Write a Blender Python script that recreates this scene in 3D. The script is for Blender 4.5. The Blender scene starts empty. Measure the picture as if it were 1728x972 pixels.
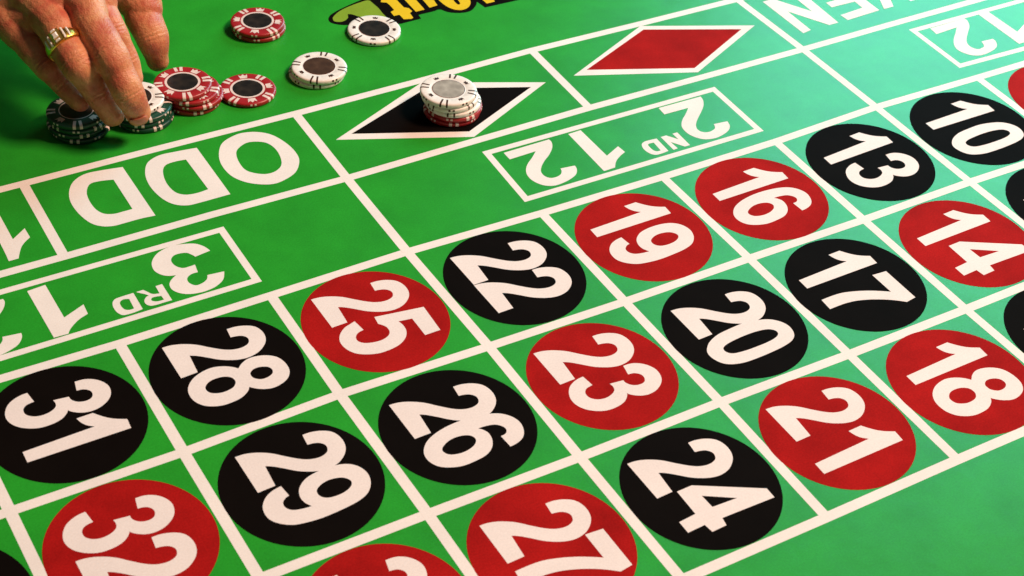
import bpy, bmesh, math, json, random
from mathutils import Vector, Matrix, noise
from mathutils.geometry import tessellate_polygon

random.seed(7)
scene = bpy.context.scene
COL = scene.collection
DATA = json.loads(r'''{"NODES":{"0,-2":[-0.57748,0.17116],"0,-1":[-0.48124,0.17116],"0,0":[-0.38499,0.17116],"0,1":[-0.28841,0.17092],"0,2":[-0.19249,0.17116],"0,3":[-0.09588,0.17046],"0,4":[0.0,0.17116],"0,5":[0.09769,0.17294],"0,6":[0.19249,0.17116],"0,7":[0.28649,0.17018],"0,8":[0.38499,0.17116],"0,9":[0.48124,0.17116],"0,10":[0.57748,0.17116],"1,-2":[-0.57748,0.08898],"1,-1":[-0.48124,0.08898],"1,0":[-0.38499,0.08898],"1,1":[-0.28991,0.08853],"1,2":[-0.19249,0.08898],"1,3":[-0.09722,0.08753],"1,4":[0.0,0.08898],"1,5":[0.09587,0.09006],"1,6":[0.19249,0.08898],"1,7":[0.28856,0.08848],"1,8":[0.38499,0.08898],"1,9":[0.48124,0.08898],"1,10":[0.57748,0.08898],"2,-2":[-0.57748,0.0],"2,-1":[-0.48124,0.0],"2,0":[-0.38499,0.0],"2,1":[-0.28836,-0.00143],"2,2":[-0.19196,-0.00017],"2,3":[-0.09758,0.00131],"2,4":[0.00064,-0.00102],"2,5":[0.09652,-0.00197],"2,6":[0.19359,-0.00137],"2,7":[0.28892,0.00243],"2,8":[0.3868,0.00072],"2,9":[0.48124,0.0],"2,10":[0.57748,0.0],"3,-2":[-0.57748,-0.1],"3,-1":[-0.48124,-0.1],"3,0":[-0.38489,-0.0998],"3,1":[-0.28892,-0.09986],"3,2":[-0.19288,-0.09659],"3,3":[-0.09597,-0.09888],"3,4":[0.00049,-0.10018],"3,5":[0.097,-0.09955],"3,6":[0.19213,-0.09998],"3,7":[0.28851,-0.09866],"3,8":[0.38499,-0.1],"3,9":[0.48124,-0.1],"3,10":[0.57748,-0.1],"4,-2":[-0.57748,-0.2],"4,-1":[-0.48124,-0.2],"4,0":[-0.38499,-0.2],"4,1":[-0.28874,-0.2],"4,2":[-0.19187,-0.19999],"4,3":[-0.09644,-0.20095],"4,4":[0.00088,-0.20025],"4,5":[0.09633,-0.20134],"4,6":[0.19135,-0.20111],"4,7":[0.28874,-0.2],"4,8":[0.38499,-0.2],"4,9":[0.48124,-0.2],"4,10":[0.57748,-0.2],"5,-2":[-0.57748,-0.3],"5,-1":[-0.48124,-0.3],"5,0":[-0.38499,-0.3],"5,1":[-0.28874,-0.3],"5,2":[-0.19249,-0.3],"5,3":[-0.09625,-0.3],"5,4":[-0.00032,-0.30018],"5,5":[0.0953,-0.29965],"5,6":[0.19249,-0.3],"5,7":[0.28874,-0.3],"5,8":[0.38499,-0.3],"5,9":[0.48124,-0.3],"5,10":[0.57748,-0.3]},"GLYPHS":{"2":[[[0.01717,0.02051,1],[0.01759,0.0263,0],[0.01973,0.03258,0],[0.02377,0.03923,0],[0.02921,0.04499,0],[0.0344,0.05089,0],[0.03737,0.05591,0],[0.03844,0.0614,0],[0.03726,0.06606,0],[0.0347,0.06813,0],[0.03151,0.06827,0],[0.02883,0.06612,0],[0.02757,0.06304,0],[0.02702,0.05966,1],[0.0192,0.06041,1],[0.01944,0.06596,0],[0.02135,0.07178,0],[0.02504,0.07645,0],[0.03097,0.07844,0],[0.03723,0.07781,0],[0.04229,0.07483,0],[0.04655,0.06925,0],[0.04816,0.06276,0],[0.04747,0.05703,0],[0.0453,0.05153,0],[0.04191,0.04607,0],[0.03667,0.04026,0],[0.03292,0.03577,0],[0.03091,0.03225,1],[0.04629,0.03113,1],[0.04667,0.02077,1]]],"8":[[[0.05214,0.05308,1],[0.04882,0.0569,0],[0.04696,0.06151,0],[0.04734,0.06692,0],[0.04944,0.07232,0],[0.05349,0.07688,0],[0.05956,0.07912,0],[0.06701,0.07897,0],[0.07272,0.07573,0],[0.07573,0.07055,0],[0.0767,0.06457,0],[0.07501,0.05911,0],[0.07203,0.05491,0],[0.06943,0.05259,1],[0.07261,0.05021,0],[0.07557,0.04519,0],[0.07653,0.03937,0],[0.07635,0.03338,0],[0.07424,0.02756,0],[0.07061,0.02304,0],[0.06471,0.02011,0],[0.05753,0.02,0],[0.05174,0.02265,0],[0.04721,0.02783,0],[0.04481,0.03422,0],[0.04443,0.04051,0],[0.04652,0.04649,0],[0.04952,0.05074,0]],[[0.05889,0.0578,0],[0.05676,0.06079,0],[0.05683,0.06492,0],[0.05894,0.06888,0],[0.06231,0.0702,0],[0.06533,0.06888,0],[0.06696,0.06538,0],[0.06678,0.06131,0],[0.06438,0.0582,0],[0.06177,0.05725,0]],[[0.05784,0.03027,0],[0.0549,0.0335,0],[0.05393,0.03796,0],[0.05475,0.04307,0],[0.05752,0.0467,0],[0.06172,0.04732,0],[0.0651,0.04487,0],[0.0664,0.04092,0],[0.06635,0.03621,0],[0.06425,0.03168,0],[0.06124,0.02989,0]]],"1":[[[0.02895,0.01943,1],[0.03762,0.01926,1],[0.03708,0.0777,1],[0.0295,0.07825,1],[0.02673,0.07304,0],[0.0241,0.06951,0],[0.02084,0.06639,0],[0.01655,0.06307,1],[0.01683,0.05368,1],[0.02104,0.05487,0],[0.02446,0.05698,0],[0.02718,0.06043,1]]],"9":[[[0.04467,0.03339,1],[0.04559,0.02812,0],[0.04803,0.02315,0],[0.05245,0.01921,0],[0.05731,0.01759,0],[0.06312,0.01801,0],[0.06815,0.02144,0],[0.0722,0.02718,0],[0.07401,0.03442,0],[0.07484,0.04321,0],[0.07438,0.05379,0],[0.07313,0.06415,0],[0.07042,0.07169,0],[0.0651,0.07671,0],[0.05827,0.07883,0],[0.05158,0.07729,0],[0.04671,0.07272,0],[0.04431,0.06558,0],[0.044,0.05621,0],[0.04576,0.04769,0],[0.05004,0.04184,0],[0.05521,0.03928,0],[0.06032,0.03931,0],[0.06494,0.04177,1],[0.06442,0.03657,0],[0.0629,0.03164,0],[0.05975,0.02906,0],[0.05604,0.02921,0],[0.05352,0.03187,0],[0.05283,0.03437,1]],[[0.05609,0.04898,0],[0.05314,0.05355,0],[0.0524,0.05925,0],[0.05396,0.06515,0],[0.0577,0.06826,0],[0.06111,0.06723,0],[0.06354,0.06295,0],[0.06434,0.05721,0],[0.06347,0.05176,0],[0.06042,0.04866,0]]],"3":[[[0.04623,0.03631,1],[0.04707,0.03064,0],[0.04998,0.02505,0],[0.05435,0.02155,0],[0.05951,0.01979,0],[0.06471,0.02022,0],[0.06973,0.02295,0],[0.07373,0.02782,0],[0.07608,0.03375,0],[0.07622,0.04041,0],[0.07466,0.04634,0],[0.07157,0.05029,0],[0.06922,0.0517,1],[0.07156,0.05334,0],[0.07445,0.05751,0],[0.07575,0.06275,0],[0.07469,0.06886,0],[0.07122,0.07434,0],[0.06654,0.07755,0],[0.06066,0.07845,0],[0.05546,0.07652,0],[0.05155,0.07292,0],[0.04925,0.06823,0],[0.04886,0.06268,1],[0.05634,0.06119,1],[0.05711,0.06531,0],[0.05994,0.06805,0],[0.06339,0.06805,0],[0.06598,0.06591,0],[0.06648,0.06211,0],[0.06507,0.05844,0],[0.06218,0.05615,0],[0.05922,0.05582,1],[0.05822,0.04708,1],[0.06149,0.04745,0],[0.06442,0.04614,0],[0.06656,0.04224,0],[0.06715,0.03732,0],[0.06572,0.03299,0],[0.0626,0.03013,0],[0.05854,0.03011,0],[0.05573,0.03265,0],[0.05472,0.03745,1]]],"0":[[[0.05839,0.02044,0],[0.0542,0.02536,0],[0.05094,0.03348,0],[0.04967,0.04354,0],[0.0491,0.054,0],[0.05044,0.06312,0],[0.05318,0.07122,0],[0.05825,0.07668,0],[0.06429,0.0788,0],[0.07073,0.07715,0],[0.0747,0.07276,0],[0.0768,0.06564,0],[0.07797,0.05553,0],[0.07855,0.0443,0],[0.07835,0.03377,0],[0.07622,0.02556,0],[0.07267,0.02086,0],[0.06717,0.01838,0],[0.06226,0.01829,0]],[[0.06272,0.02938,0],[0.06062,0.03298,0],[0.05943,0.03963,0],[0.05872,0.04848,0],[0.05886,0.05758,0],[0.06026,0.06494,0],[0.0633,0.06852,0],[0.06647,0.06818,0],[0.06856,0.06446,0],[0.06973,0.05768,0],[0.07012,0.04821,0],[0.07001,0.04001,0],[0.06894,0.03259,0],[0.06616,0.02931,0]]],"4":[[[0.04676,0.04329,1],[0.06777,0.07943,1],[0.07503,0.07929,1],[0.07432,0.04439,1],[0.07964,0.04334,1],[0.08002,0.03374,1],[0.07404,0.03291,1],[0.07456,0.02157,1],[0.06604,0.02166,1],[0.06516,0.03299,1],[0.04693,0.03339,1]],[[0.05578,0.04383,1],[0.06527,0.04426,1],[0.06605,0.06037,1]]],"5":[[[0.05148,0.07924,1],[0.07463,0.0779,1],[0.07486,0.06749,1],[0.05812,0.06773,1],[0.05677,0.05912,1],[0.06148,0.05999,0],[0.06672,0.05922,0],[0.07185,0.05602,0],[0.07574,0.05035,0],[0.07744,0.04369,0],[0.07771,0.03637,0],[0.07575,0.02948,0],[0.07194,0.02349,0],[0.06583,0.02,0],[0.05889,0.01936,0],[0.05288,0.02185,0],[0.04813,0.02702,0],[0.0464,0.03152,0],[0.04515,0.03543,1],[0.05463,0.03677,1],[0.05584,0.03239,0],[0.05892,0.02957,0],[0.06272,0.02939,0],[0.06578,0.03222,0],[0.06743,0.03718,0],[0.06766,0.04286,0],[0.06567,0.04788,0],[0.06232,0.05018,0],[0.05778,0.05009,0],[0.0535,0.04711,1],[0.04685,0.0479,1]]],"6":[[[0.07648,0.06555,1],[0.07555,0.07109,0],[0.07307,0.07581,0],[0.0684,0.079,0],[0.06225,0.08021,0],[0.0565,0.07826,0],[0.05181,0.07387,0],[0.04907,0.06761,0],[0.04759,0.05993,0],[0.04708,0.05104,0],[0.04773,0.04225,0],[0.04976,0.03345,0],[0.05327,0.02596,0],[0.05838,0.02104,0],[0.06348,0.01921,0],[0.06885,0.01994,0],[0.07318,0.02294,0],[0.07616,0.02808,0],[0.07791,0.03463,0],[0.07768,0.04238,0],[0.07632,0.05015,0],[0.07292,0.05567,0],[0.06793,0.05898,0],[0.06272,0.05994,0],[0.05932,0.05876,0],[0.05661,0.05646,1],[0.05685,0.06162,0],[0.05805,0.0666,0],[0.06116,0.06975,0],[0.06427,0.07025,0],[0.06665,0.06825,0],[0.06722,0.06485,1]],[[0.06193,0.03051,0],[0.05911,0.03439,0],[0.05749,0.03948,0],[0.05757,0.04501,0],[0.05942,0.04954,0],[0.06279,0.05109,0],[0.0661,0.04916,0],[0.06845,0.04429,0],[0.06914,0.03833,0],[0.06784,0.03286,0],[0.06507,0.03031,0]]],"7":[[[0.04788,0.06309,1],[0.04865,0.07402,1],[0.07701,0.07407,1],[0.07809,0.06601,1],[0.07347,0.05994,0],[0.06983,0.05394,0],[0.06616,0.04616,0],[0.06332,0.03769,0],[0.0621,0.02971,0],[0.06199,0.02265,0],[0.06218,0.01626,1],[0.05295,0.01688,1],[0.05269,0.02495,0],[0.05321,0.03351,0],[0.05561,0.04236,0],[0.05887,0.05053,0],[0.0625,0.0575,0],[0.06601,0.0632,1]]]},"LETTERS":{"odd":[[[[-0.16228,0.14849,0],[-0.15543,0.15892,0],[-0.14501,0.16368,0],[-0.13718,0.16407,0],[-0.12819,0.16068,0],[-0.12073,0.15287,0],[-0.11614,0.13895,0],[-0.11545,0.12594,0],[-0.11815,0.11685,0],[-0.12513,0.10784,0],[-0.13498,0.10326,0],[-0.14374,0.10232,0],[-0.15256,0.10619,0],[-0.16005,0.11303,0],[-0.16497,0.12304,0],[-0.16561,0.13655,0]],[[-0.15191,0.14365,0],[-0.14776,0.14903,0],[-0.14028,0.15241,0],[-0.13282,0.15032,0],[-0.12771,0.14541,0],[-0.12588,0.1361,0],[-0.12748,0.12533,0],[-0.13128,0.1178,0],[-0.13839,0.11406,0],[-0.14597,0.1155,0],[-0.15324,0.12302,0],[-0.15414,0.13326,0]]],[[[-0.17287,0.16116,1],[-0.17324,0.10395,1],[-0.18357,0.10393,0],[-0.19381,0.10391,0],[-0.20257,0.10457,0],[-0.20971,0.10912,0],[-0.21421,0.11746,0],[-0.21645,0.13028,0],[-0.21584,0.14191,0],[-0.21296,0.15164,0],[-0.20786,0.15944,0],[-0.1988,0.16345,0],[-0.18796,0.16296,0]],[[-0.18444,0.15156,1],[-0.18404,0.11498,1],[-0.19292,0.11424,0],[-0.20012,0.11607,0],[-0.20461,0.12173,0],[-0.2057,0.13314,0],[-0.20323,0.14504,0],[-0.19905,0.15121,0],[-0.19218,0.15251,0]]],[[[-0.22483,0.16126,1],[-0.22485,0.10327,1],[-0.23492,0.10427,0],[-0.24476,0.10424,0],[-0.25228,0.10446,0],[-0.25882,0.1072,0],[-0.26408,0.11345,0],[-0.26734,0.12537,0],[-0.2679,0.13901,0],[-0.26503,0.15027,0],[-0.25909,0.15929,0],[-0.25019,0.16407,0],[-0.24022,0.16382,0]],[[-0.23505,0.15056,1],[-0.23539,0.11591,1],[-0.24255,0.11587,0],[-0.24792,0.11614,0],[-0.25336,0.1191,0],[-0.25632,0.12585,0],[-0.25677,0.13664,0],[-0.25498,0.14552,0],[-0.25055,0.15229,0],[-0.24423,0.15289,0]]]],"third":[[[[-0.20777,0.05551,1],[-0.20974,0.06128,0],[-0.21336,0.06577,0],[-0.21839,0.06818,0],[-0.22434,0.06966,0],[-0.23149,0.06944,0],[-0.23784,0.06706,0],[-0.24241,0.06296,0],[-0.24514,0.05804,0],[-0.24585,0.05219,0],[-0.24404,0.04736,0],[-0.24062,0.04395,0],[-0.2357,0.04227,1],[-0.23971,0.03958,0],[-0.24243,0.03612,0],[-0.24307,0.03125,0],[-0.24114,0.02688,0],[-0.23732,0.02331,0],[-0.23232,0.02131,0],[-0.22628,0.02052,0],[-0.21945,0.02152,0],[-0.21405,0.02411,0],[-0.21078,0.02733,0],[-0.20805,0.03306,1],[-0.21865,0.03421,1],[-0.22041,0.03068,0],[-0.224,0.0285,0],[-0.22846,0.02805,0],[-0.23097,0.031,0],[-0.23149,0.03429,0],[-0.23029,0.03721,0],[-0.22708,0.03916,0],[-0.22273,0.03926,1],[-0.22149,0.04682,1],[-0.22509,0.0466,0],[-0.22929,0.04685,0],[-0.23228,0.05006,0],[-0.23332,0.05412,0],[-0.23264,0.05782,0],[-0.22992,0.06055,0],[-0.22622,0.06102,0],[-0.22182,0.05981,0],[-0.21972,0.05699,0],[-0.21829,0.05387,1]]],[[[-0.25067,0.03795,1],[-0.24641,0.03805,1],[-0.2466,0.02143,1],[-0.25168,0.02153,0],[-0.25587,0.02146,0],[-0.25977,0.0221,0],[-0.26183,0.02478,0],[-0.2616,0.02805,0],[-0.25953,0.03069,0],[-0.25744,0.03137,1],[-0.25894,0.03355,0],[-0.2612,0.03576,0],[-0.26312,0.0378,1],[-0.25855,0.0379,1],[-0.25683,0.03492,0],[-0.2549,0.03185,0],[-0.25095,0.03061,1]],[[-0.25095,0.02796,1],[-0.25069,0.02401,1],[-0.25481,0.02415,0],[-0.25729,0.02578,0],[-0.25752,0.02759,0],[-0.25559,0.02877,0]]],[[[-0.2648,0.03776,1],[-0.26517,0.02138,1],[-0.27031,0.02071,0],[-0.27444,0.02064,0],[-0.27772,0.02142,0],[-0.27981,0.02534,0],[-0.28004,0.03088,0],[-0.27879,0.03489,0],[-0.27642,0.03712,0],[-0.27213,0.03757,0]],[[-0.26902,0.03352,1],[-0.26953,0.02409,1],[-0.27261,0.02408,0],[-0.27499,0.02591,0],[-0.27561,0.0304,0],[-0.27475,0.03335,0],[-0.2722,0.03464,0]]],[[[-0.32043,0.06655,1],[-0.30897,0.06757,1],[-0.30892,0.03417,1],[-0.29481,0.04059,1],[-0.29547,0.03132,1],[-0.30186,0.02866,0],[-0.30658,0.02524,0],[-0.30962,0.02226,0],[-0.31152,0.01939,1],[-0.32013,0.01975,1]]],[[[-0.37207,0.0654,1],[-0.33535,0.06587,1],[-0.3355,0.0618,0],[-0.33861,0.05622,0],[-0.34452,0.0504,0],[-0.35164,0.04525,0],[-0.35693,0.04036,0],[-0.36015,0.03562,0],[-0.36057,0.03064,0],[-0.35826,0.02697,0],[-0.35422,0.0261,0],[-0.34995,0.02719,0],[-0.34718,0.03005,0],[-0.34619,0.03324,1],[-0.33547,0.03188,1],[-0.33648,0.02764,0],[-0.34004,0.02306,0],[-0.34534,0.02038,0],[-0.35163,0.01871,0],[-0.35914,0.01816,0],[-0.36491,0.02037,0],[-0.36872,0.02472,0],[-0.37084,0.03083,0],[-0.37047,0.03684,0],[-0.36797,0.04241,0],[-0.36336,0.04757,0],[-0.35733,0.05214,0],[-0.351,0.0577,1],[-0.37214,0.05695,1]]]],"second":[[[[0.01218,0.06828,1],[0.0489,0.06875,1],[0.04875,0.06468,0],[0.04564,0.0591,0],[0.03973,0.05328,0],[0.03261,0.04813,0],[0.02732,0.04324,0],[0.0241,0.0385,0],[0.02368,0.03352,0],[0.02599,0.02985,0],[0.03003,0.02898,0],[0.0343,0.03007,0],[0.03707,0.03293,0],[0.03806,0.03612,1],[0.04878,0.03476,1],[0.04777,0.03052,0],[0.04421,0.02594,0],[0.03891,0.02326,0],[0.03262,0.02159,0],[0.02511,0.02104,0],[0.01934,0.02325,0],[0.01553,0.0276,0],[0.01341,0.03371,0],[0.01378,0.03972,0],[0.01628,0.04529,0],[0.02089,0.05045,0],[0.02692,0.05502,0],[0.03325,0.06058,1],[0.01211,0.05983,1]]],[[[0.06465,0.06856,1],[0.07509,0.0689,1],[0.07518,0.03512,1],[0.08843,0.04132,1],[0.08906,0.03347,1],[0.08217,0.03025,0],[0.07688,0.02634,0],[0.07276,0.0211,1],[0.06353,0.02082,1]]],[[[0.14138,0.06871,1],[0.17807,0.06818,1],[0.17689,0.06344,0],[0.17308,0.0576,0],[0.16736,0.05214,0],[0.16026,0.04625,0],[0.15466,0.0409,0],[0.15159,0.03557,0],[0.15219,0.03139,0],[0.15508,0.02893,0],[0.15921,0.02869,0],[0.16376,0.0305,0],[0.166,0.03509,1],[0.17712,0.03392,1],[0.17504,0.02809,0],[0.17057,0.02398,0],[0.16403,0.02144,0],[0.15679,0.02036,0],[0.15001,0.02185,0],[0.14556,0.02558,0],[0.14257,0.0314,0],[0.14207,0.03775,0],[0.14391,0.04362,0],[0.14874,0.0493,0],[0.15514,0.05433,0],[0.16119,0.05983,1],[0.14058,0.06024,1]]],[[[0.12206,0.03793,1],[0.12662,0.03792,1],[0.13199,0.03023,1],[0.132,0.03775,1],[0.13604,0.03776,1],[0.13536,0.02099,1],[0.13104,0.02104,1],[0.12499,0.02997,1],[0.12518,0.02138,1],[0.12146,0.02116,1]]],[[[0.11837,0.03766,1],[0.11752,0.0217,1],[0.11082,0.02105,0],[0.10643,0.0217,0],[0.10377,0.02488,0],[0.10287,0.03069,0],[0.10462,0.03585,0],[0.10816,0.03802,0],[0.11273,0.03809,0]],[[0.11368,0.03436,1],[0.1128,0.02444,1],[0.10935,0.02497,0],[0.10812,0.02824,0],[0.10828,0.03306,0],[0.10966,0.03459,0]]]],"first":[[[[0.40153,0.07098,1],[0.43731,0.0712,1],[0.43754,0.06754,0],[0.43333,0.0606,0],[0.42596,0.05407,0],[0.41935,0.04837,0],[0.41405,0.04217,0],[0.41264,0.03642,0],[0.41517,0.03158,0],[0.41916,0.03137,0],[0.42322,0.03273,0],[0.42611,0.03889,1],[0.43739,0.03812,1],[0.43635,0.03322,0],[0.43168,0.02785,0],[0.42429,0.02483,0],[0.41543,0.02356,0],[0.40916,0.0243,0],[0.40396,0.02769,0],[0.40079,0.03332,0],[0.40025,0.03883,0],[0.40304,0.04499,0],[0.40921,0.05184,0],[0.41601,0.05744,0],[0.42236,0.06331,1],[0.40042,0.06225,1]]],[[[0.4527,0.07134,1],[0.46314,0.07168,1],[0.46323,0.0379,1],[0.47648,0.0441,1],[0.47711,0.03625,1],[0.47022,0.03303,0],[0.46493,0.02912,0],[0.46081,0.02388,1],[0.45158,0.0236,1]]]],"even":[[[[0.30316,0.15878,1],[0.31352,0.15891,1],[0.33058,0.13044,1],[0.33146,0.15908,1],[0.34178,0.15946,1],[0.33931,0.10829,1],[0.33025,0.10832,1],[0.31256,0.13843,1],[0.31199,0.1085,1],[0.30352,0.10702,1]]],[[[0.3823,0.10953,1],[0.34872,0.10813,1],[0.34808,0.11654,1],[0.37181,0.11831,1],[0.37251,0.12839,1],[0.34936,0.12895,1],[0.34954,0.13647,1],[0.37163,0.13716,1],[0.37234,0.14742,1],[0.34785,0.14696,1],[0.34782,0.15539,1],[0.38246,0.15724,1]]],[[[0.39669,0.10936,1],[0.38698,0.10952,1],[0.41209,0.1595,1],[0.4236,0.1596,1],[0.42674,0.11003,1],[0.41546,0.1101,1],[0.41425,0.1433,1]]]],"nineteen":[[[[-0.31193,0.14739,1],[-0.3123,0.11818,1],[-0.30235,0.12568,1],[-0.30231,0.11553,1],[-0.30737,0.11158,0],[-0.31088,0.10724,0],[-0.31511,0.09854,1],[-0.32125,0.09854,1],[-0.32082,0.10514,1],[-0.32039,0.11873,1],[-0.3189,0.15923,1],[-0.31155,0.16021,1]]]],"yellow_back":[[[[0.01695,0.29019,0],[0.0077,0.28763,0],[-0.00621,0.28346,0],[-0.01559,0.27926,0],[-0.02001,0.27477,0],[-0.02117,0.26979,0],[-0.01883,0.26565,0],[-0.01465,0.26232,0],[-0.00909,0.25984,1],[0.00656,0.2483,1],[0.027,0.24593,1],[0.04394,0.2463,1],[0.04465,0.25192,1],[0.05874,0.25183,1],[0.0635,0.25217,0],[0.06731,0.24615,0],[0.07491,0.24147,0],[0.08373,0.24074,0],[0.09129,0.2459,0],[0.09515,0.25086,1],[0.0966,0.2407,1],[0.13013,0.23981,1],[0.16755,0.27324,1],[0.0598,0.30827,1],[0.02583,0.29584,1]]]],"leaf":[[[[0.0204,0.28569,1],[0.01778,0.28702,0],[0.01228,0.28633,0],[0.00511,0.28506,0],[-0.00294,0.28289,0],[-0.00941,0.28006,0],[-0.01433,0.27658,0],[-0.01683,0.27379,0],[-0.01763,0.26982,0],[-0.01515,0.26743,0],[-0.0118,0.26679,0],[-0.0085,0.26791,0],[-0.00577,0.27017,1],[-0.00396,0.27475,1],[-0.00126,0.27321,0],[0.00114,0.2697,1],[0.005,0.2645,1],[0.02089,0.25743,1],[0.02079,0.26446,1],[0.02142,0.27297,1]]]],"yellow":[[[[0.0293,0.28372,1],[0.02704,0.28025,1],[0.0309,0.27765,1],[0.03132,0.27301,1],[0.03101,0.26563,1],[0.02723,0.26423,1],[0.02685,0.25809,1],[0.03147,0.25796,1],[0.03146,0.25081,1],[0.03704,0.24893,1],[0.03901,0.2498,1],[0.03984,0.25687,1],[0.04277,0.25865,1],[0.04248,0.26363,1],[0.0396,0.26624,1],[0.03971,0.28092,1],[0.03612,0.2979,1],[0.02645,0.2976,1]]],[[[0.04551,0.27926,1],[0.045,0.25678,1],[0.05267,0.2569,1],[0.05406,0.28818,1],[0.04431,0.29065,1]]],[[[0.0583,0.27181,1],[0.05733,0.25776,1],[0.0646,0.25845,1],[0.06814,0.28199,1],[0.05834,0.28356,1]]],[[[0.06956,0.26594,0],[0.06969,0.25825,0],[0.07107,0.25203,0],[0.07412,0.24712,0],[0.0786,0.24478,0],[0.08395,0.24569,0],[0.08879,0.2498,0],[0.09179,0.25612,0],[0.09279,0.26657,0],[0.08862,0.27665,0],[0.08074,0.28011,0],[0.07278,0.27447,0]],[[0.07989,0.26183,0],[0.07923,0.25672,0],[0.07976,0.2529,0],[0.08192,0.25347,0],[0.08276,0.2574,0],[0.08363,0.26243,0],[0.08292,0.26728,0],[0.08053,0.26561,0]]],[[[0.10058,0.25178,1],[0.10085,0.24527,1],[0.10805,0.24532,1],[0.11137,0.26113,1],[0.10221,0.26151,1]]]]},"BOXES":{"third":[[-0.43449,0.0159],[-0.19363,0.01675],[-0.19317,0.07214],[-0.41999,0.07275]],"second":[[-0.00081,0.01652],[0.19149,0.01541],[0.1927,0.07211],[0.0017,0.07322]],"first":[[0.3859,0.01914],[0.59756,0.01135],[0.60671,0.07184],[0.38692,0.07432]]},"DIAMONDS":{"black":[[[-0.08437,0.13025],[0.00322,0.09344],[0.0847,0.13137],[0.00284,0.1687]],[[-0.07174,0.13215],[0.0033,0.10049],[0.0716,0.13052],[0.00132,0.16052]]],"red":[[[0.10805,0.1304],[0.19536,0.09578],[0.27537,0.1322],[0.19252,0.16824]],[[0.12107,0.13303],[0.19631,0.10153],[0.26226,0.13197],[0.19187,0.16288]]]},"STACKS":{"red_pair":[[-0.07377,0.28187,0.0],[-0.07436,0.28222,0.0038]],"white_one":[[0.00217,0.24273,0.0]],"white_pair":[[-0.0613,0.20871,0.0],[-0.05971,0.20776,0.0038]],"red_one":[[-0.11519,0.20784,0.0]],"red_stack":[[-0.15381,0.2147,0.0],[-0.15233,0.21382,0.0038],[-0.15456,0.21514,0.0076],[-0.15901,0.21777,0.0114]],"diamond_stack":[[0.00403,0.12681,0.0],[0.00515,0.12616,0.0038],[0.0044,0.1266,0.0076],[0.00255,0.12769,0.0114],[0.00144,0.12835,0.0152]],"dark_left":[[-0.23432,0.21492,0.0],[-0.23581,0.21579,0.0038],[-0.2347,0.21513,0.0076],[-0.23555,0.21564,0.0114]],"dark_right":[[-0.19106,0.2089,0.0],[-0.19254,0.20977,0.0038],[-0.1918,0.20934,0.0076]],"white_held":[[-0.19516,0.21415,0.0114]]},"HAND":{"middle":[[-0.20464,0.18216,0.025],[-0.20985,0.18117,0.042],[-0.21499,0.19813,0.064],[-0.21784,0.24846,0.08],[-0.24989,0.31867,0.084]],"ring":[[-0.21796,0.19496,0.019],[-0.22498,0.1996,0.036],[-0.23502,0.20504,0.058],[-0.23847,0.24782,0.07],[-0.25479,0.3258,0.076]],"pinky":[[-0.23452,0.20977,0.025],[-0.2411,0.21965,0.034],[-0.24913,0.22891,0.046],[-0.25793,0.26834,0.058],[-0.26453,0.329,0.066]],"index":[[-0.19282,0.22402,0.024],[-0.19355,0.23001,0.034],[-0.19799,0.23991,0.052],[-0.20198,0.26782,0.07],[-0.23873,0.33128,0.082]],"thumb":[[-0.16426,0.25037,0.015],[-0.16666,0.25204,0.034],[-0.16829,0.27795,0.052],[-0.19888,0.34597,0.066]],"wrist":[[-0.25371,0.32533,0.076],[-0.32702,0.51154,0.095]]},"CAM":{"loc":[-0.50796,-0.73094,0.67368],"right":[0.85871,-0.50778,0.06911],"up":[0.28048,0.57857,0.76589],"back":[-0.42889,-0.63829,0.63925],"lens":59.8614}}''')

# ------------------------------------------------------------------ camera
c = DATA['CAM']
cam_data = bpy.data.cameras.new('camera')
cam_data.lens = c['lens']; cam_data.sensor_width = 36.0; cam_data.sensor_fit = 'HORIZONTAL'
cam_data.dof.use_dof = True; cam_data.dof.focus_distance = 1.12; cam_data.dof.aperture_fstop = 20.0
cam_data.clip_start = 0.01; cam_data.clip_end = 50.0
cam = bpy.data.objects.new('camera', cam_data); COL.objects.link(cam)
r_, u_, b_ = Vector(c['right']), Vector(c['up']), Vector(c['back'])
m = Matrix((r_, u_, b_)).transposed().to_4x4(); m.translation = Vector(c['loc'])
cam.matrix_world = m
scene.camera = cam

# ------------------------------------------------------------------ light
world = bpy.data.worlds.new('World'); scene.world = world; world.use_nodes = True
bg = world.node_tree.nodes['Background']
bg.inputs['Color'].default_value = (1.0, 0.80, 0.66, 1.0)
bg.inputs['Strength'].default_value = 0.055

def area(name, loc, target, size, power, colour):
    d = bpy.data.lights.new(name, 'AREA'); d.shape = 'RECTANGLE'
    d.size, d.size_y = size; d.energy = power; d.color = colour
    o = bpy.data.objects.new(name, d); COL.objects.link(o)
    o.location = loc
    o.rotation_euler = (Vector(target) - Vector(loc)).to_track_quat('-Z', 'Y').to_euler()
    return o

# warm ceiling lamp of the room, to the right of the table
area('warm_ceiling_lamp', (2.00, -0.95, 3.10), (0.0, 0.05, 0), (0.8, 0.8), 205.0, (1.0, 0.65, 0.475))
# cool daylight window beyond the right end of the table
area('cool_window_light', (1.58, 0.96, 0.80), (0.50, 0.05, 0), (1.0, 1.2), 40.0, (0.27, 0.83, 0.97))

vs = scene.view_settings
vs.view_transform = 'Standard'; vs.look = 'None'; vs.exposure = 0.0; vs.gamma = 1.0
vs.use_curve_mapping = False

# ------------------------------------------------------------------ materials
def principled(name, base, rough=0.5, spec=0.5, metallic=0.0):
    mt = bpy.data.materials.new(name); mt.use_nodes = True
    p = mt.node_tree.nodes['Principled BSDF']
    p.inputs['Base Color'].default_value = (*base, 1.0)
    p.inputs['Roughness'].default_value = rough
    p.inputs['Specular IOR Level'].default_value = spec
    p.inputs['Metallic'].default_value = metallic
    return mt, mt.node_tree, p

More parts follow.
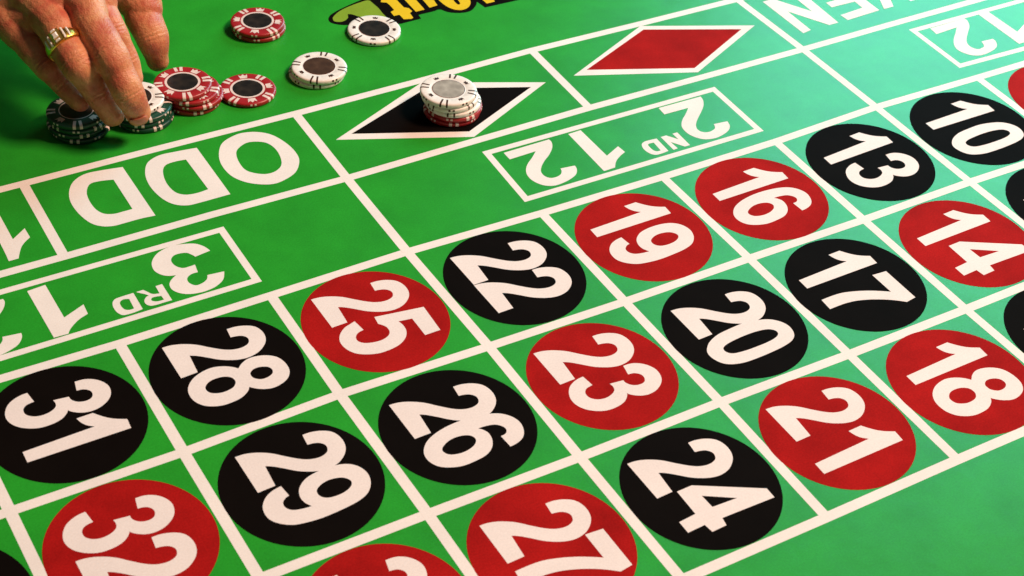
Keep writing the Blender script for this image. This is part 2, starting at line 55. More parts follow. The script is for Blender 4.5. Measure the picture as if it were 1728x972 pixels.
def texcoord(nt):
    return nt.nodes.new('ShaderNodeTexCoord')

def add_noise(nt, vec, scale, detail=4.0, rough=0.6):
    n = nt.nodes.new('ShaderNodeTexNoise')
    n.inputs['Scale'].default_value = scale; n.inputs['Detail'].default_value = detail
    n.inputs['Roughness'].default_value = rough
    nt.links.new(vec, n.inputs['Vector'])
    return n

def ramp_mix(nt, fac, a, b, lo, hi):
    r = nt.nodes.new('ShaderNodeValToRGB')
    r.color_ramp.elements[0].position = lo; r.color_ramp.elements[0].color = (*a, 1)
    r.color_ramp.elements[1].position = hi; r.color_ramp.elements[1].color = (*b, 1)
    nt.links.new(fac, r.inputs['Fac'])
    return r

def bump(nt, p, height, strength, dist):
    b = nt.nodes.new('ShaderNodeBump')
    b.inputs['Strength'].default_value = strength; b.inputs['Distance'].default_value = dist
    nt.links.new(height, b.inputs['Height'])
    nt.links.new(b.outputs['Normal'], p.inputs['Normal'])
    return b

def cloth(name, base, var=0.12, rough=0.62, spec=0.35, sheen=0.0, tint=(1, 1, 1), fuzz=0.35, grain=0.08):
    """printed felt: blotchy dye, fine woven nap"""
    mt, nt, p = principled(name, base, rough, spec)
    g = nt.nodes.new('ShaderNodeNewGeometry')
    pos = g.outputs['Position']
    n1 = add_noise(nt, pos, 26.0, 5.0, 0.6)
    n2 = add_noise(nt, pos, 900.0, 3.0, 0.7)
    lo = tuple(v * (1 - var) for v in base); hi = tuple(min(1, v * (1 + var)) for v in base)
    r1 = ramp_mix(nt, n1.outputs['Fac'], lo, hi, 0.3, 0.7)
    mul = nt.nodes.new('ShaderNodeMix'); mul.data_type = 'RGBA'; mul.blend_type = 'MULTIPLY'
    mul.inputs['Factor'].default_value = 1.0
    r2 = ramp_mix(nt, n2.outputs['Fac'], (1 - grain,) * 3, (1 + grain * .7,) * 3, 0.35, 0.65)
    nt.links.new(r1.outputs['Color'], mul.inputs['A']); nt.links.new(r2.outputs['Color'], mul.inputs['B'])
    nt.links.new(mul.outputs['Result'], p.inputs['Base Color'])
    p.inputs['Sheen Weight'].default_value = sheen
    p.inputs['Sheen Roughness'].default_value = 0.45
    p.inputs['Sheen Tint'].default_value = (*tint, 1)
    n3 = add_noise(nt, pos, 1500.0, 2.0, 0.6)
    n4 = add_noise(nt, pos, 60.0, 3.0, 0.5)        # slow unevenness of the stretched cloth
    ad = nt.nodes.new('ShaderNodeMath'); ad.operation = 'MULTIPLY_ADD'; ad.inputs[1].default_value = 3.0
    nt.links.new(n4.outputs['Fac'], ad.inputs[0]); nt.links.new(n3.outputs['Fac'], ad.inputs[2])
    bump(nt, p, ad.outputs[0], fuzz, 0.0004)
    return mt

M_FELT = cloth('green_felt', (0.018, 0.315, 0.022), 0.12, 0.34, 0.24, fuzz=0.14, grain=0.12)
M_WHITE = cloth('white_print', (0.81, 0.785, 0.765), 0.05, 0.7, 0.12, fuzz=0.08, grain=0.05)
M_NUMERAL = cloth('pinkish_white_print', (0.79, 0.745, 0.735), 0.04, 0.7, 0.10, fuzz=0.08, grain=0.06)
M_RED = cloth('red_print', (0.34, 0.0085, 0.008), 0.20, 0.75, 0.02, fuzz=0.1, grain=0.16)
M_BLACK = cloth('black_print', (0.005, 0.0035, 0.003), 0.15, 0.7, 0.010, fuzz=0.1)
M_YELLOW = cloth('yellow_print', (0.72, 0.50, 0.01), 0.08, 0.7, 0.1, fuzz=0.1)
M_OLIVE = cloth('olive_print', (0.20, 0.33, 0.02), 0.15, 0.7, 0.1, fuzz=0.1)

def plastic(name, base, rough=0.38, spec=0.5):
    mt, nt, p = principled(name, base, rough, spec)
    t = texcoord(nt)
    n = add_noise(nt, t.outputs['Object'], 260.0, 4.0)
    lo = tuple(v * 0.84 for v in base); hi = tuple(min(1, v * 1.08) for v in base)
    r = ramp_mix(nt, n.outputs['Fac'], lo, hi, 0.3, 0.7)
    nt.links.new(r.outputs['Color'], p.inputs['Base Color'])
    n2 = add_noise(nt, t.outputs['Object'], 900.0, 2.0)
    bump(nt, p, n2.outputs['Fac'], 0.25, 0.0002)
    return mt

M_CHIP_RED = plastic('red_chip_clay', (0.36, 0.012, 0.018))
M_CHIP_WHITE = plastic('white_chip_clay', (0.86, 0.84, 0.80))
M_CHIP_DARK = plastic('dark_green_chip_clay', (0.006, 0.060, 0.034))
M_INK_WHITE = plastic('chip_white_inlay', (0.78, 0.66, 0.62))
M_INK_DARK = plastic('chip_brown_inlay', (0.06, 0.022, 0.012))
def sticker_mat(name, dark, light, rough=0.3):
    mt, nt, p = principled(name, dark, rough, 0.5)
    t = texcoord(nt)
    v = nt.nodes.new('ShaderNodeTexVoronoi'); v.inputs['Scale'].default_value = 150.0
    nt.links.new(t.outputs['Object'], v.inputs['Vector'])
    n = add_noise(nt, t.outputs['Object'], 190.0, 5.0, 0.7)
    mu = nt.nodes.new('ShaderNodeMath'); mu.operation = 'MULTIPLY'
    nt.links.new(v.outputs['Distance'], mu.inputs[0]); nt.links.new(n.outputs['Fac'], mu.inputs[1])
    r = ramp_mix(nt, mu.outputs[0], dark, light, 0.12, 0.48)
    nt.links.new(r.outputs['Color'], p.inputs['Base Color'])
    return mt
M_STICKER = sticker_mat('black_chip_sticker', (0.010, 0.009, 0.009), (0.030, 0.024, 0.019))
M_STICKER_BROWN = sticker_mat('brown_chip_sticker', (0.048, 0.025, 0.016), (0.085, 0.046, 0.028))
M_STICKER_SILVER = sticker_mat('silver_chip_sticker', (0.30, 0.29, 0.26), (0.46, 0.45, 0.40), 0.25)
M_RIM = plastic('dark_red_sticker_rim', (0.10, 0.010, 0.012), 0.35)

def skin_mat():
    mt, nt, p = principled('skin', (0.50, 0.19, 0.10), 0.45, 0.4)
    g = nt.nodes.new('ShaderNodeNewGeometry'); pos = g.outputs['Position']
    n1 = add_noise(nt, pos, 75.0, 5.0, 0.6)
    r1 = ramp_mix(nt, n1.outputs['Fac'], (0.52, 0.125, 0.075), (0.68, 0.31, 0.150), 0.36, 0.66)
    nt.links.new(r1.outputs['Color'], p.inputs['Base Color'])
    p.inputs['Subsurface Weight'].default_value = 0.18
    p.inputs['Subsurface Radius'].default_value = (1.0, 0.35, 0.2)
    p.inputs['Subsurface Scale'].default_value = 0.003
    v = nt.nodes.new('ShaderNodeTexVoronoi'); v.inputs['Scale'].default_value = 900.0
    nt.links.new(pos, v.inputs['Vector'])
    n2 = add_noise(nt, pos, 350.0, 4.0, 0.65)
    ad = nt.nodes.new('ShaderNodeMath'); ad.operation = 'MULTIPLY_ADD'
    ad.inputs[1].default_value = 0.35
    nt.links.new(v.outputs['Distance'], ad.inputs[0]); nt.links.new(n2.outputs['Fac'], ad.inputs[2])
    bump(nt, p, ad.outputs[0], 0.6, 0.0009)
    return mt
M_SKIN = skin_mat()
M_NAIL, _, _p = principled('fingernail', (0.48, 0.15, 0.085), 0.36, 0.5)
M_GOLD, _, _p = principled('gold', (0.95, 0.62, 0.13), 0.30, 0.5, 1.0)
M_STONE, _, _p = principled('clear_stone', (0.95, 0.93, 0.88), 0.12, 0.9)

# ------------------------------------------------------------------ helpers
def link(o, parent=None):
    COL.objects.link(o)
    if parent is not None: o.parent = parent
    return o

def mesh_obj(name, verts, faces, mat, parent=None, smooth=False):
    me = bpy.data.meshes.new(name); me.from_pydata([tuple(v) for v in verts], [], faces)
    me.materials.append(mat); me.update()
    if smooth:
        for f in me.polygons: f.use_smooth = True
    return link(bpy.data.objects.new(name, me), parent)

def tag(o, label=None, category=None, group=None, kind=None):
    if label: o['label'] = label
    if category: o['category'] = category
    if group: o['group'] = group
    if kind: o['kind'] = kind
    return o

def smooth_loop(pts, n=4):
    """closed outline; points flagged 1 are corners, the others are run through as a curve"""
    N = len(pts); out = []
    P = [Vector((p[0], p[1])) for p in pts]; K = [p[2] for p in pts]
    def tan(i):
        return (P[(i + 1) % N] - P[(i - 1) % N]) * 0.5
    for i in range(N):
        j = (i + 1) % N
        out.append(P[i])
        if K[i] and K[j]: continue
        chord = P[j] - P[i]
        t0 = tan(i) if not K[i] else None
        t1 = tan(j) if not K[j] else None
        if t0 is None: t0 = chord * 1.5 - t1 * 0.5
        if t1 is None: t1 = chord * 1.5 - t0 * 0.5
        L = chord.length
        for t in (t0, t1):
            if t.length > L * 1.4: t *= L * 1.4 / t.length
        for k in range(1, n):
            s = k / n; s2 = s * s; s3 = s2 * s
            out.append(P[i] * (2 * s3 - 3 * s2 + 1) + t0 * (s3 - 2 * s2 + s) + P[j] * (-2 * s3 + 3 * s2) + t1 * (s3 - s2))
    return out

def flat_shape(name, loops, z, mat, parent, thick=0.0):
    vs3 = [[Vector((p.x, p.y, z)) for p in lp] for lp in loops]
    tris = tessellate_polygon(vs3)
    flat = [v for lp in vs3 for v in lp]
    faces = []
    for t in tris:
        a, b, c_ = (flat[i] for i in t)
        if (b - a).cross(c_ - a).z < 0: t = (t[0], t[2], t[1])
        faces.append(tuple(t))
    return mesh_obj(name, flat, faces, mat, parent)

# ------------------------------------------------------------------ the table
# felt sheet: one gently uneven surface, a slab with the cloth wrapped over its edge
Z_LINE, Z_OVAL, Z_NUM = 0.00003, 0.00007, 0.00010
fx0, fx1, fy0, fy1 = -1.2, 1.5, -0.75, 1.0
felt = mesh_obj('table_felt',
    [(fx0, fy0, 0), (fx1, fy0, 0), (fx1, fy1, 0), (fx0, fy1, 0), (fx0, fy0, -0.03), (fx1, fy0, -0.03), (fx1, fy1, -0.03), (fx0, fy1, -0.03)],
    [(0, 1, 2, 3), (7, 6, 5, 4), (0, 4, 5, 1), (1, 5, 6, 2), (2, 6, 7, 3), (3, 7, 4, 0)], M_FELT)
tag(felt, 'green felt of a roulette table printed with a white betting grid', None, None, 'structure')

NODE = {tuple(int(t) for t in k.split(',')): Vector(v) for k, v in DATA['NODES'].items()}
LW = 0.0064

def strip(name, pts, w, z, closed=False, ext=0.0):
    """printed line of even width along a polyline"""
    pts = [Vector(p) for p in pts]
    if ext and not closed:
        pts[0] = pts[0] - (pts[1] - pts[0]).normalized() * ext
        pts[-1] = pts[-1] + (pts[-1] - pts[-2]).normalized() * ext
    n = len(pts); va, faces = [], []
    for i, p in enumerate(pts):
        if closed: a, b = pts[i - 1], pts[(i + 1) % n]
        else: a, b = pts[max(0, i - 1)], pts[min(n - 1, i + 1)]
        d0 = (p - a).normalized() if (p - a).length > 1e-9 else (b - p).normalized()
        d1 = (b - p).normalized() if (b - p).length > 1e-9 else d0
        t = (d0 + d1).normalized(); nr = Vector((-t.y, t.x)); k = w / 2 / max(0.3, nr.dot(Vector((-d1.y, d1.x))))
        va += [(*(p - nr * k), z), (*(p + nr * k), z)]
    m_ = n if closed else n - 1
    for i in range(m_):
        j = (i + 1) % n
        faces.append((2 * i, 2 * j, 2 * j + 1, 2 * i + 1))
    return mesh_obj(name, va, faces, M_WHITE, felt)

for r in range(6):
    strip('grid_line', [NODE[r, k] for k in range(-2, 11)], LW, Z_LINE)
for k in range(-1, 10):
    zc = Z_LINE + 0.000012
    strip('grid_line', [NODE[r, k] for r in range(2, 6)], LW, zc)
    if k in (-1, 1, 3, 5, 7, 9):
        strip('grid_line', [NODE[0, k], NODE[1, k]], LW, zc)
    if k in (-1, 3, 7):
        strip('grid_line', [NODE[1, k], NODE[2, k]], LW, zc + 0.000010)
for nm in ('third', 'second', 'first'):
    strip('dozen_box_border', DATA['BOXES'][nm], 0.0048, Z_LINE, closed=True)

def letters(key, nm, mat=M_WHITE, z=Z_NUM, parent=felt):
    for loops in DATA['LETTERS'][key]:
        flat_shape(nm, [smooth_loop(l) for l in loops], z, mat, parent)
letters('odd', 'letter'); letters('even', 'letter')
letters('nineteen', 'numeral')
for kk in ('third', 'second', 'first'): letters(kk, 'dozen_lettering')
letters('yellow_back', 'lettering_outline', M_BLACK, Z_LINE)
letters('leaf', 'lettering_flourish', M_OLIVE, Z_OVAL)
letters('yellow', 'letter', M_YELLOW, Z_NUM)

for nm, mat in (('black', M_BLACK), ('red', M_RED)):
    outer, inner = DATA['DIAMONDS'][nm]
    o = flat_shape('diamond_border', [[Vector(p) for p in outer]], Z_OVAL, M_WHITE, felt)
    flat_shape('diamond', [[Vector(p) for p in inner]], Z_NUM, mat, o)

def cell_point(k, r, gx, gy):
    """gx: 0..0.1 m down the rows, gy: 0..0.09625 m along the columns"""
    u, v = gy / 0.096247, gx / 0.1
    return (NODE[r, k] * (1 - u) * (1 - v) + NODE[r, k + 1] * u * (1 - v)
            + NODE[r + 1, k] * (1 - u) * v + NODE[r + 1, k + 1] * u * v)

REDS = {1, 3, 5, 7, 9, 12, 14, 16, 18, 19, 21, 23, 25, 27, 30, 32, 34, 36}
G = DATA['GLYPHS']
def digit(ch, shift, k, r, parent, dz=0.0, rise=0.0):
    loops = []
    for l in G[ch]:
        loops.append([cell_point(k, r, p.x + shift, p.y + rise) for p in smooth_loop(l)])
    flat_shape('numeral', loops, Z_NUM + dz, M_NUMERAL, parent)

for k in range(-1, 9):
    for row in range(3):
        num = 31 - 3 * k + row
        r = row + 2
        cen = cell_point(k, r, 0.05, 0.048) + Vector((-0.0006, 0.0002))
        ring_pts = [cen + Vector((0.0444 * math.cos(t), 0.0464 * math.sin(t))) for t in [2 * math.pi * i / 72 for i in range(72)]]
        red = num in REDS
        ov = flat_shape('number_oval', [ring_pts], Z_OVAL, M_RED if red else M_BLACK, felt)
        ov['label'] = ('red' if red else 'black') + ' number oval %d' % num
        s = str(num)
        if len(s) == 1:
            digit(s, -0.012 if s != '1' else 0.02, k, r, ov)
            continue
        a, b = s
        sa = {'2': -0.0005, '1': 0.0025, '3': -0.0285}[a]
        if num == 19: sa = 0.0
        if num in (28, 25): sa = -0.0022
        if num in (20, 26): sa = 0.0022
        if num == 20: sa = 0.0028
        sb = {'2': 0.0295, '1': 0.036}.get(b, 0.0)
        if num == 31: sb = 0.0325
        da, ya, db, yb = {29: (0, .0026, .0028, .0028), 27: (.003, 0, .0025, .0046), 17: (0, -.0036, 0, 0), 30: (-.002, -.001, 0, 0),
                          16: (0, 0, -.003, -.0015), 32: (0, -.002, .001, -.0022)}.get(num, (0, 0, 0, 0))
        digit(a, sa + da, k, r, ov, 0.0, ya); digit(b, sb + db, k, r, ov, 0.000012, yb)

# ------------------------------------------------------------------ chips
CR, CT = 0.0199, 0.0038       # radius, thickness
PROFILE = [(0.0, CT), (0.0118, CT), (0.0121, CT - 0.00012), (0.0124, CT), (0.0181, CT), (0.0190, CT - 0.00016), (0.0196, CT - 0.0005), (CR, CT - 0.0011),
           (CR, 0.0011), (0.0196, 0.0005), (0.0190, 0.00016), (0.0181, 0.0), (0.0, 0.0)]
def lathe(name, prof, seg=56):
    vs_, fs = [], []
    for (r, z) in prof:
        for i in range(seg):
            t = 2 * math.pi * i / seg; vs_.append((r * math.cos(t), r * math.sin(t), z))
    for j in range(len(prof) - 1):
        for i in range(seg):
            i2 = (i + 1) % seg
            fs.append((j * seg + i, (j + 1) * seg + i, (j + 1) * seg + i2, j * seg + i2))
    me = bpy.data.meshes.new(name); me.from_pydata(vs_, [], fs)
    bm = bmesh.new(); bm.from_mesh(me); bmesh.ops.remove_doubles(bm, verts=bm.verts, dist=1e-7)
    bmesh.ops.recalc_face_normals(bm, faces=bm.faces); bm.to_mesh(me); bm.free()
    for f in me.polygons: f.use_smooth = True
    return me

def prof_point(prof, s):
    """walk along the profile by arc length"""
    for (a, b) in zip(prof, prof[1:]):
        L = math.hypot(b[0] - a[0], b[1] - a[1])
        if s <= L:
            t = s / L; return (a[0] + (b[0] - a[0]) * t, a[1] + (b[1] - a[1]) * t)
        s -= L
    return prof[-1]

def lift(p, e=0.00008):
    """nudge a profile point off the chip's skin"""
    r, z = p; zc = CT / 2
    if z > CT - 0.0003: return (r, z + e)
    if z < 0.0003: return (r, z - e)
    return (r + e, z + e * (z - zc) / zc)

def patch_mesh(name, s0, s1, half_width, ns=16, nt=3, prof=PROFILE):
    vs_, fs = [], []
    for j in range(ns + 1):
        r, z = lift(prof_point(prof, s0 + (s1 - s0) * j / ns))
        for i in range(nt + 1):
            a = half_width * (2 * i / nt - 1) / max(r, 0.004)
            vs_.append((r * math.cos(a), r * math.sin(a), z))
    for j in range(ns):
        for i in range(nt):
            q = j * (nt + 1) + i
            fs.append((q, q + nt + 1, q + nt + 2, q + 1))
    me = bpy.data.meshes.new(name); me.from_pydata(vs_, [], fs)
    for f in me.polygons: f.use_smooth = True
    return me

ARC_SIDE = sum(math.hypot(b[0] - a[0], b[1] - a[1]) for a, b in zip(PROFILE[4:9], PROFILE[5:9]))  # face edge to lower corner

def crown_mesh(name, w=0.0031, r0=0.0130, r1=0.0176):
    h = r1 - r0
    pts = [(r0, -w * .80), (r0, w * .80), (r1, w * 1.05), (r0 + h * .66, w * .50), (r1 + h * .10, 0), (r0 + h * .66, -w * .50), (r1, -w * 1.05)]
    order = [(0, 1, 3), (1, 2, 3), (0, 3, 5), (3, 4, 5), (0, 5, 6)]
    e = CT + 0.00009
    me = bpy.data.meshes.new(name)
    me.from_pydata([(p[0], p[1], e) for p in pts], [], order); return me

def disc_mesh(name, r0, r1, z, seg=48, dome=0.0):
    vs_, fs = [], []
    for i in range(seg):
        t = 2 * math.pi * i / seg; vs_.append((r1 * math.cos(t), r1 * math.sin(t), z))
    if r0 > 0:
        for i in range(seg):
            t = 2 * math.pi * i / seg; vs_.append((r0 * math.cos(t), r0 * math.sin(t), z))
        for i in range(seg): fs.append((i, (i + 1) % seg, seg + (i + 1) % seg, seg + i))
    else:
        fs.append(tuple(range(seg)))
    me = bpy.data.meshes.new(name); me.from_pydata(vs_, [], fs); return me

BODY = lathe('chip_body', PROFILE)
def with_mat(me, mat):
    me = me.copy(); me.materials.clear(); me.materials.append(mat); return me

STYLE = {
 'red': dict(body=M_CHIP_RED, ink=M_INK_WHITE, sticker=M_STICKER, ring=M_INK_WHITE, rw=(0.0106, 0.0122), sw=0.0011, cw=0.0031),
 'white': dict(body=M_CHIP_WHITE, ink=M_INK_DARK, sticker=M_STICKER, ring=M_RIM, rw=(0.0111, 0.0115), sw=0.00065, cw=0.0016),
 'dark': dict(body=M_CHIP_DARK, ink=M_INK_WHITE, sticker=M_STICKER, ring=M_INK_WHITE, rw=(0.0110, 0.0117), sw=0.0010, cw=0.0028),
}
for k_, st in STYLE.items():
    st['m_body'] = with_mat(BODY, st['body'])
    stripe = patch_mesh('stripe', 0.0138, 0.0181 + ARC_SIDE, st['sw'])
    st['m_stripe'] = with_mat(stripe, st['ink'])
    if k_ == 'white':
        cm = crown_mesh('crown', 0.0020, 0.0137, 0.0164)
    else:
        cm = crown_mesh('crown', st['cw'])
    st['m_crown'] = with_mat(cm, st['ink'])
    st['m_dot'] = with_mat(patch_mesh('edge_dot', 0.0181 + ARC_SIDE * .45, 0.0181 + ARC_SIDE * .82, 0.00075, 6, 4), st['ink'])
    st['m_ring'] = with_mat(disc_mesh('ring', *st['rw'], CT + 0.00009), st['ring'])
    st['m_sticker'] = with_mat(disc_mesh('sticker', 0.0, st['rw'][0], CT + 0.00007), st['sticker'])
SILVER = with_mat(STYLE['white']['m_sticker'], M_STICKER_SILVER)
BROWN = with_mat(STYLE['white']['m_sticker'], M_STICKER_BROWN)

def chip(style, loc, spin, label, group=None, sticker=None, tilt=None):
    st = STYLE[style]
    root = link(bpy.data.objects.new('poker_chip', None))
    root.empty_display_size = 0.01
    root.location = loc; root.rotation_euler = (tilt[0], tilt[1], spin) if tilt else (0, 0, spin)
    tag(root, label, 'poker chip', group)
    def part(nm, me, rz=0.0):
        o = bpy.data.objects.new(nm, me); link(o, root); o.rotation_euler = (0, 0, rz); return o
    part('body', st['m_body'])
    part('ring', st['m_ring'])
    part('sticker', sticker or st['m_sticker'])
    for q in range(4):
        base = q * math.pi / 2
        part('crown', st['m_crown'], base)
        part('edge_dot', st['m_dot'], base - 0.075)
        part('edge_dot', st['m_dot'], base + 0.075)
        for d in (-1, 1):
            part('stripe', st['m_stripe'], base + math.pi / 4 + d * 0.115)
    return root

S = DATA['STACKS']
D2R = math.radians
def pile(key, colours, spins, labels, group, stickers=None):
    for i, loc in enumerate(S[key]):
        chip(colours[i], loc, D2R(spins[i]), labels[i], group, (stickers or {}).get(i))

pile('red_pair', ['red', 'red'], [62, 59], ['lower red chip of the pair farthest back beside the yellow lettering', 'upper red chip of the pair lying farthest back on the felt'], 'red chips in a pair')
pile('white_one', ['white'], [60], ['single white chip lying over the yellow lettering'], None)
pile('white_pair', ['white', 'white'], [20, 8], ['lower white chip of the pair lying on open green felt', 'upper white chip with brown sticker, on the pair on open felt'], 'white chips in a pair', {1: BROWN})
pile('red_one', ['red'], [78], ['single red chip lying right beside the red stack'], None)
pile('red_stack', ['red'] * 4, [35, 50, 10, 33],
     ['lowest red chip of the red stack, on the felt', 'second red chip from the bottom of the red stack', 'second red chip from the top of the red stack', 'top red chip of the red stack beside the hand'], 'chips of the red stack')
pile('diamond_stack', ['red', 'red', 'white', 'white', 'white'], [20, 52, 12, 64, 6],
     ['lowest red chip of the stack on the black diamond', 'upper red chip of the stack on the black diamond, under the white ones', 'lowest white chip of the stack on the black diamond', 'white chip just below the top on the black diamond', 'top white chip with silver sticker on the black diamond'], 'chips on the black diamond', {4: SILVER})
pile('dark_left', ['dark'] * 4, [15, 40, 66, 28],
     ['lowest dark green chip of the stack under the little finger', 'second dark green chip from the bottom under the little finger', 'third dark green chip from the bottom under the little finger', 'top dark green chip of the stack under the little finger'], 'dark green chips of the left stack')
pile('dark_right', ['dark'] * 3, [52, 20, 34],
     ['lowest dark green chip of the stack under the middle finger', 'middle dark green chip of the stack under the middle finger', 'top dark green chip of the stack, just below the held white chip'], 'dark green chips of the right stack')
w = S['white_held'][0]
chip('white', w, D2R(25), 'white chip held under the fingertips on the dark green stack')

# ------------------------------------------------------------------ the hand
H = {k: [Vector(p) for p in v] for k, v in DATA['HAND'].items()}

def catmull(P, n):
    out = []
    N = len(P)
    for i in range(N - 1):
        p0 = P[i - 1] if i else P[i] * 2 - P[i + 1]
        p3 = P[i + 2] if i + 2 < N else P[i + 1] * 2 - P[i]
        for k in range(n):
            t = k / n
            out.append(0.5 * ((2 * P[i]) + (-p0 + P[i + 1]) * t + (2 * p0 - 5 * P[i] + 4 * P[i + 1] - p3) * t * t + (-p0 + 3 * P[i] - 3 * P[i + 1] + p3) * t ** 3))
    out.append(P[-1].copy())
    return out

VIEW = Vector(c['back'])
def tube(bm, cen, rad, flat=0.92, seg=20):
    """tapered tube with round ends; a bit flatter towards the back of the finger"""
    rings = []
    n = len(cen)
    pts, rr = list(cen), list(rad)
    # hemispherical ends
    d0 = (cen[0] - cen[1]).normalized(); d1 = (cen[-1] - cen[-2]).normalized()
    head = [(cen[0] + d0 * rad[0] * math.sin(a), rad[0] * math.cos(a)) for a in (1.45, 1.2, 0.9, 0.6, 0.3)]
    tail = [(cen[-1] + d1 * rad[-1] * math.sin(a), rad[-1] * math.cos(a)) for a in (0.3, 0.6, 0.9, 1.2, 1.45)]
    pts = [h[0] for h in head] + pts + [t[0] for t in tail]
    rr = [h[1] for h in head] + rr + [t[1] for t in tail]
    n = len(pts)
    for i in range(n):
        t = (pts[min(n - 1, i + 1)] - pts[max(0, i - 1)]).normalized()
        up = (VIEW - t * VIEW.dot(t)).normalized(); sd = t.cross(up)
        rings.append([bm.verts.new(pts[i] + (sd * math.cos(a) + up * math.sin(a) * flat) * rr[i]) for a in [2 * math.pi * k / seg for k in range(seg)]])
    for i in range(n - 1):
        for k in range(seg):
            bm.faces.new((rings[i][k], rings[i][(k + 1) % seg], rings[i + 1][(k + 1) % seg], rings[i + 1][k]))
    bm.faces.new(rings[0][::-1]); bm.faces.new(rings[-1])

def interp(vals, n):
    out = []
    for a, b in zip(vals, vals[1:]):
        for k in range(n):
            t = k / n; t = t * t * (3 - 2 * t); out.append(a + (b - a) * t)
    return out + [vals[-1]]

bm = bmesh.new()
SPEC = {   # radii: tip, last joint, middle joint, knuckle, wrist end
 'middle': [.0088, .0106, .0121, .0134, .0150],
 'ring':   [.0082, .0097, .0115, .0131, .0150],
 'pinky':  [.0070, .0079, .0088, .0116, .0150],
 'index':  [.0078, .0090, .0103, .0126, .0150],
 'thumb':  [.0080, .0118, .0150, .0180],
}
PATH = {}
NS = 8
for nm, rad in SPEC.items():
    P = H[nm]
    # each phalanx a little slimmer than the joints at its ends
    Q, Rr = [], []
    for i in range(len(P) - 1):
        Q += [P[i]]; Rr += [rad[i]]
        if 0 < i < len(P) - 2:
            Q += [(P[i] + P[i + 1]) / 2]; Rr += [(rad[i] + rad[i + 1]) / 2 * 0.955]
    Q += [P[-1]]; Rr += [rad[-1]]
    cen = catmull(Q, NS); rr = interp(Rr, NS)
    PATH[nm] = (cen, rr)
    tube(bm, cen, rr)
# webs and the mass of the back of the hand
def blob(a, b, ra, rb):
    tube(bm, [a + (b - a) * t for t in (0, .25, .5, .75, 1)], [ra + (rb - ra) * t for t in (0, .25, .5, .75, 1)], 0.9)
order = ['index', 'middle', 'ring', 'pinky']
for a, b in zip(order, order[1:]):
    ka, kb = H[a][3], H[b][3]; wa, wb = H[a][4], H[b][4]
    for t in (0.0, 0.25, 0.5, 0.75, 1.0):
        blob(ka.lerp(wa, t), kb.lerp(wb, t), 0.0108 + 0.004 * t, 0.0106 + 0.004 * t)
blob(H['thumb'][2], H['index'][4].lerp(H['index'][3], 0.45), 0.0125, 0.013)
blob(H['thumb'][3], H['index'][4], 0.017, 0.016)
blob(H['thumb'][2].lerp(H['thumb'][3], 0.5), H['middle'][4].lerp(H['middle'][3], 0.35), 0.014, 0.016)
blob(H['wrist'][0], H['wrist'][1], 0.027, 0.034)
blob(H['pinky'][4], H['index'][4], 0.017, 0.017)

raw = bpy.data.meshes.new('hand_raw'); bm.to_mesh(raw); bm.free()
tmp = bpy.data.objects.new('hand_raw', raw); COL.objects.link(tmp)
md = tmp.modifiers.new('remesh', 'REMESH'); md.mode = 'VOXEL'; md.voxel_size = 0.0007; md.use_smooth_shade = True
ms = tmp.modifiers.new('smooth', 'SMOOTH'); ms.factor = 0.5; ms.iterations = 4
dg = bpy.context.evaluated_depsgraph_get()
hand_me = bpy.data.meshes.new_from_object(tmp.evaluated_get(dg)); hand_me.name = 'hand'
bpy.data.objects.remove(tmp)

# knuckle creases: fine grooves across the back of each joint
def crease(v, n_):
    off = 0.0
    for nm in ('middle', 'ring', 'pinky', 'index', 'thumb'):
        P = H[nm]
        for ji, amp in ((1, 0.00050), (2, 0.00075)):
            if nm == 'thumb' and ji == 2: continue
            j = P[ji]; ax = (P[ji + 1] - P[ji - 1]).normalized()
            d = v - j
            s = d.dot(ax); rad_ = (d - ax * s).length
            if abs(s) < 0.0065 and rad_ < 0.0165:
                up = (VIEW - ax * VIEW.dot(ax)).normalized()
                dorsal = max(0.0, (d - ax * s).normalized().dot(up)) if rad_ > 1e-5 else 0
                off -= amp * dorsal * (0.5 + 0.5 * math.cos(s * 2 * math.pi / 0.0030 + 1.5 * noise.noise(v * 300))) * math.exp(-(s / 0.0036) ** 2)
    return off
nrm = [v.normal.copy() for v in hand_me.vertices]
for v in hand_me.vertices:
    o_ = crease(v.co, nrm[v.index])
    o_ += 0.00035 * noise.noise(v.co * 120)
    v.co += nrm[v.index] * o_
for f in hand_me.polygons: f.use_smooth = True
hand_me.materials.clear(); hand_me.materials.append(M_SKIN)
hand = link(bpy.data.objects.new('hand', hand_me))
tag(hand, 'right hand wearing a gold ring, fingertips reaching down onto dark green chips', 'hand')

def nail(nm, i0=0.0, length=0.0095, half=0.85, lift_=0.0000):
    P = H[nm]; rad_ = SPEC[nm]
    ax = (P[0] - P[1]).normalized()
    up = (VIEW - ax * VIEW.dot(ax)).normalized(); sd = ax.cross(up)
    vs_, fs = [], []
    nu, nv = 10, 8
    for j in range(nu + 1):
        t = j / nu
        q = P[0] + ax * (rad_[0] * 0.62 - length * (1 - t))
        w_ = half * (1 - 0.30 * (2 * abs(t - 0.5)) ** 3)
        rr = rad_[0] * (1.10 - 0.23 * t * t) + lift_
        for i in range(nv + 1):
            a = w_ * (2 * i / nv - 1)
            vs_.append(q + (up * math.cos(a) * 0.93 + sd * math.sin(a)) * rr)
    for j in range(nu):
        for i in range(nv):
            b_i = j * (nv + 1) + i
            fs.append((b_i, b_i + 1, b_i + nv + 2, b_i + nv + 1))
    o = mesh_obj('fingernail', vs_, fs, M_NAIL, hand, True)
    sol = o.modifiers.new('thick', 'SOLIDIFY'); sol.thickness = 0.0006; sol.offset = 0
    return o
nail('middle', length=0.0075, half=0.75)

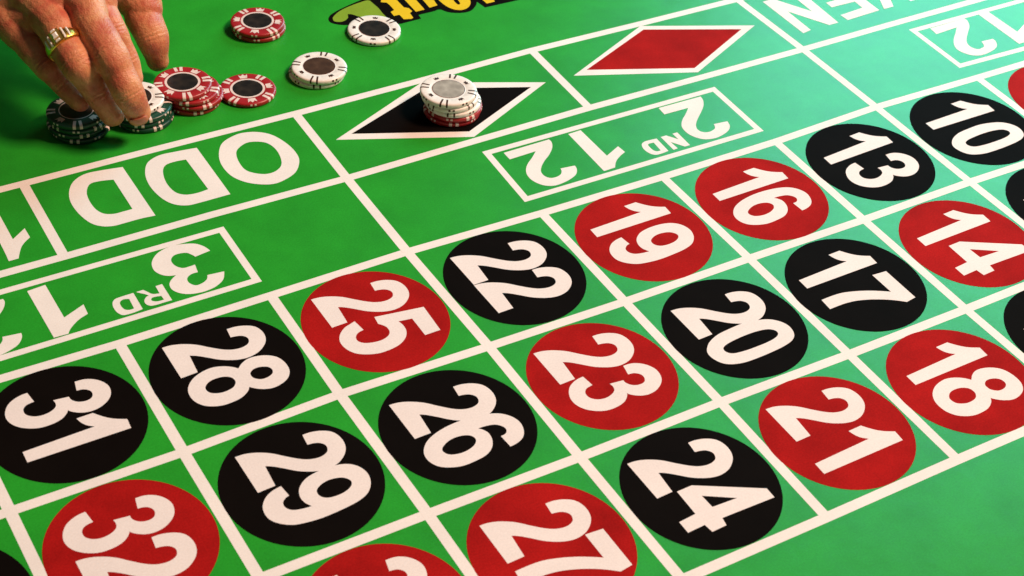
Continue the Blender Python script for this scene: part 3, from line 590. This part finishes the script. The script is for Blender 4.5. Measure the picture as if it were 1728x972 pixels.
# gold ring on the ring finger
P = H['ring']
rc = P[2].lerp(P[3], 0.36); ax = (P[3] - P[2]).normalized()
up = (VIEW - ax * VIEW.dot(ax)).normalized(); sd = ax.cross(up)
ring_root = link(bpy.data.objects.new('finger_ring', None)); ring_root.empty_display_size = 0.01
ring_root.matrix_world = Matrix(((sd.x, up.x, ax.x, rc.x), (sd.y, up.y, ax.y, rc.y), (sd.z, up.z, ax.z, rc.z), (0, 0, 0, 1)))
tag(ring_root, 'gold ring set with pale square stones on the ring finger', 'ring')
RR = 0.0121
vs_, fs = [], []
SEG, SEC = 64, 10
for i in range(SEG):
    t = 2 * math.pi * i / SEG
    top = max(0.0, math.sin(t))
    wid = 0.0022 + 0.0036 * top ** 1.2; thk = 0.0011 + 0.0011 * top ** 2
    for k in range(SEC):
        a = 2 * math.pi * k / SEC
        rr = RR + 0.0004 + thk * math.cos(a) * (1 if math.cos(a) > 0 else 0.5)
        vs_.append((rr * math.cos(t), rr * math.sin(t) * 0.93, wid * math.sin(a)))
for i in range(SEG):
    for k in range(SEC):
        i2, k2 = (i + 1) % SEG, (k + 1) % SEC
        fs.append((i * SEC + k, i2 * SEC + k, i2 * SEC + k2, i * SEC + k2))
mesh_obj('band', vs_, fs, M_GOLD, ring_root, True)

def gem_box(name, t, z, wx, wz, h, mat, bev=0.0003, r_add=0.0016):
    """small faceted block standing on the band at angle t"""
    n_ = Vector((math.cos(t), math.sin(t) * 0.93, 0)).normalized(); tx = Vector((-n_.y, n_.x, 0)); zx = Vector((0, 0, 1))
    o0 = Vector((RR * math.cos(t), RR * math.sin(t) * 0.93, 0)) + n_ * r_add + zx * z
    lv = [(1.0, 0.0), (1.0, h * .55), (0.62, h)]
    vv, ff = [], []
    for (s_, hh) in lv:
        for (a, b) in ((-1, -1), (1, -1), (1, 1), (-1, 1)):
            vv.append(o0 + tx * a * wx * s_ + zx * b * wz * s_ + n_ * hh)
    for l in range(2):
        for k in range(4): ff.append((l * 4 + k, l * 4 + (k + 1) % 4, l * 4 + 4 + (k + 1) % 4, l * 4 + 4 + k))
    ff.append((8, 9, 10, 11)); ff.append((3, 2, 1, 0))
    return mesh_obj(name, vv, ff, mat, ring_root)
TOP = math.pi / 2
gem_box('setting', TOP, 0, 0.0034, 0.0056, 0.0020, M_GOLD, r_add=0.0012)
gem_box('stone', TOP, 0, 0.0018, 0.0021, 0.0018, M_STONE, r_add=0.0030)
for d in (-1, 1):
    gem_box('stone', TOP + d * 0.36, 0, 0.0007, 0.0044, 0.0013, M_STONE, r_add=0.0020)
    gem_box('stone', TOP + d * 0.60, 0, 0.0006, 0.0036, 0.0012, M_STONE, r_add=0.0018)
    gem_box('stone', TOP, d * 0.0042, 0.0018, 0.0007, 0.0012, M_STONE, r_add=0.0030)

scene.render.engine = 'CYCLES'
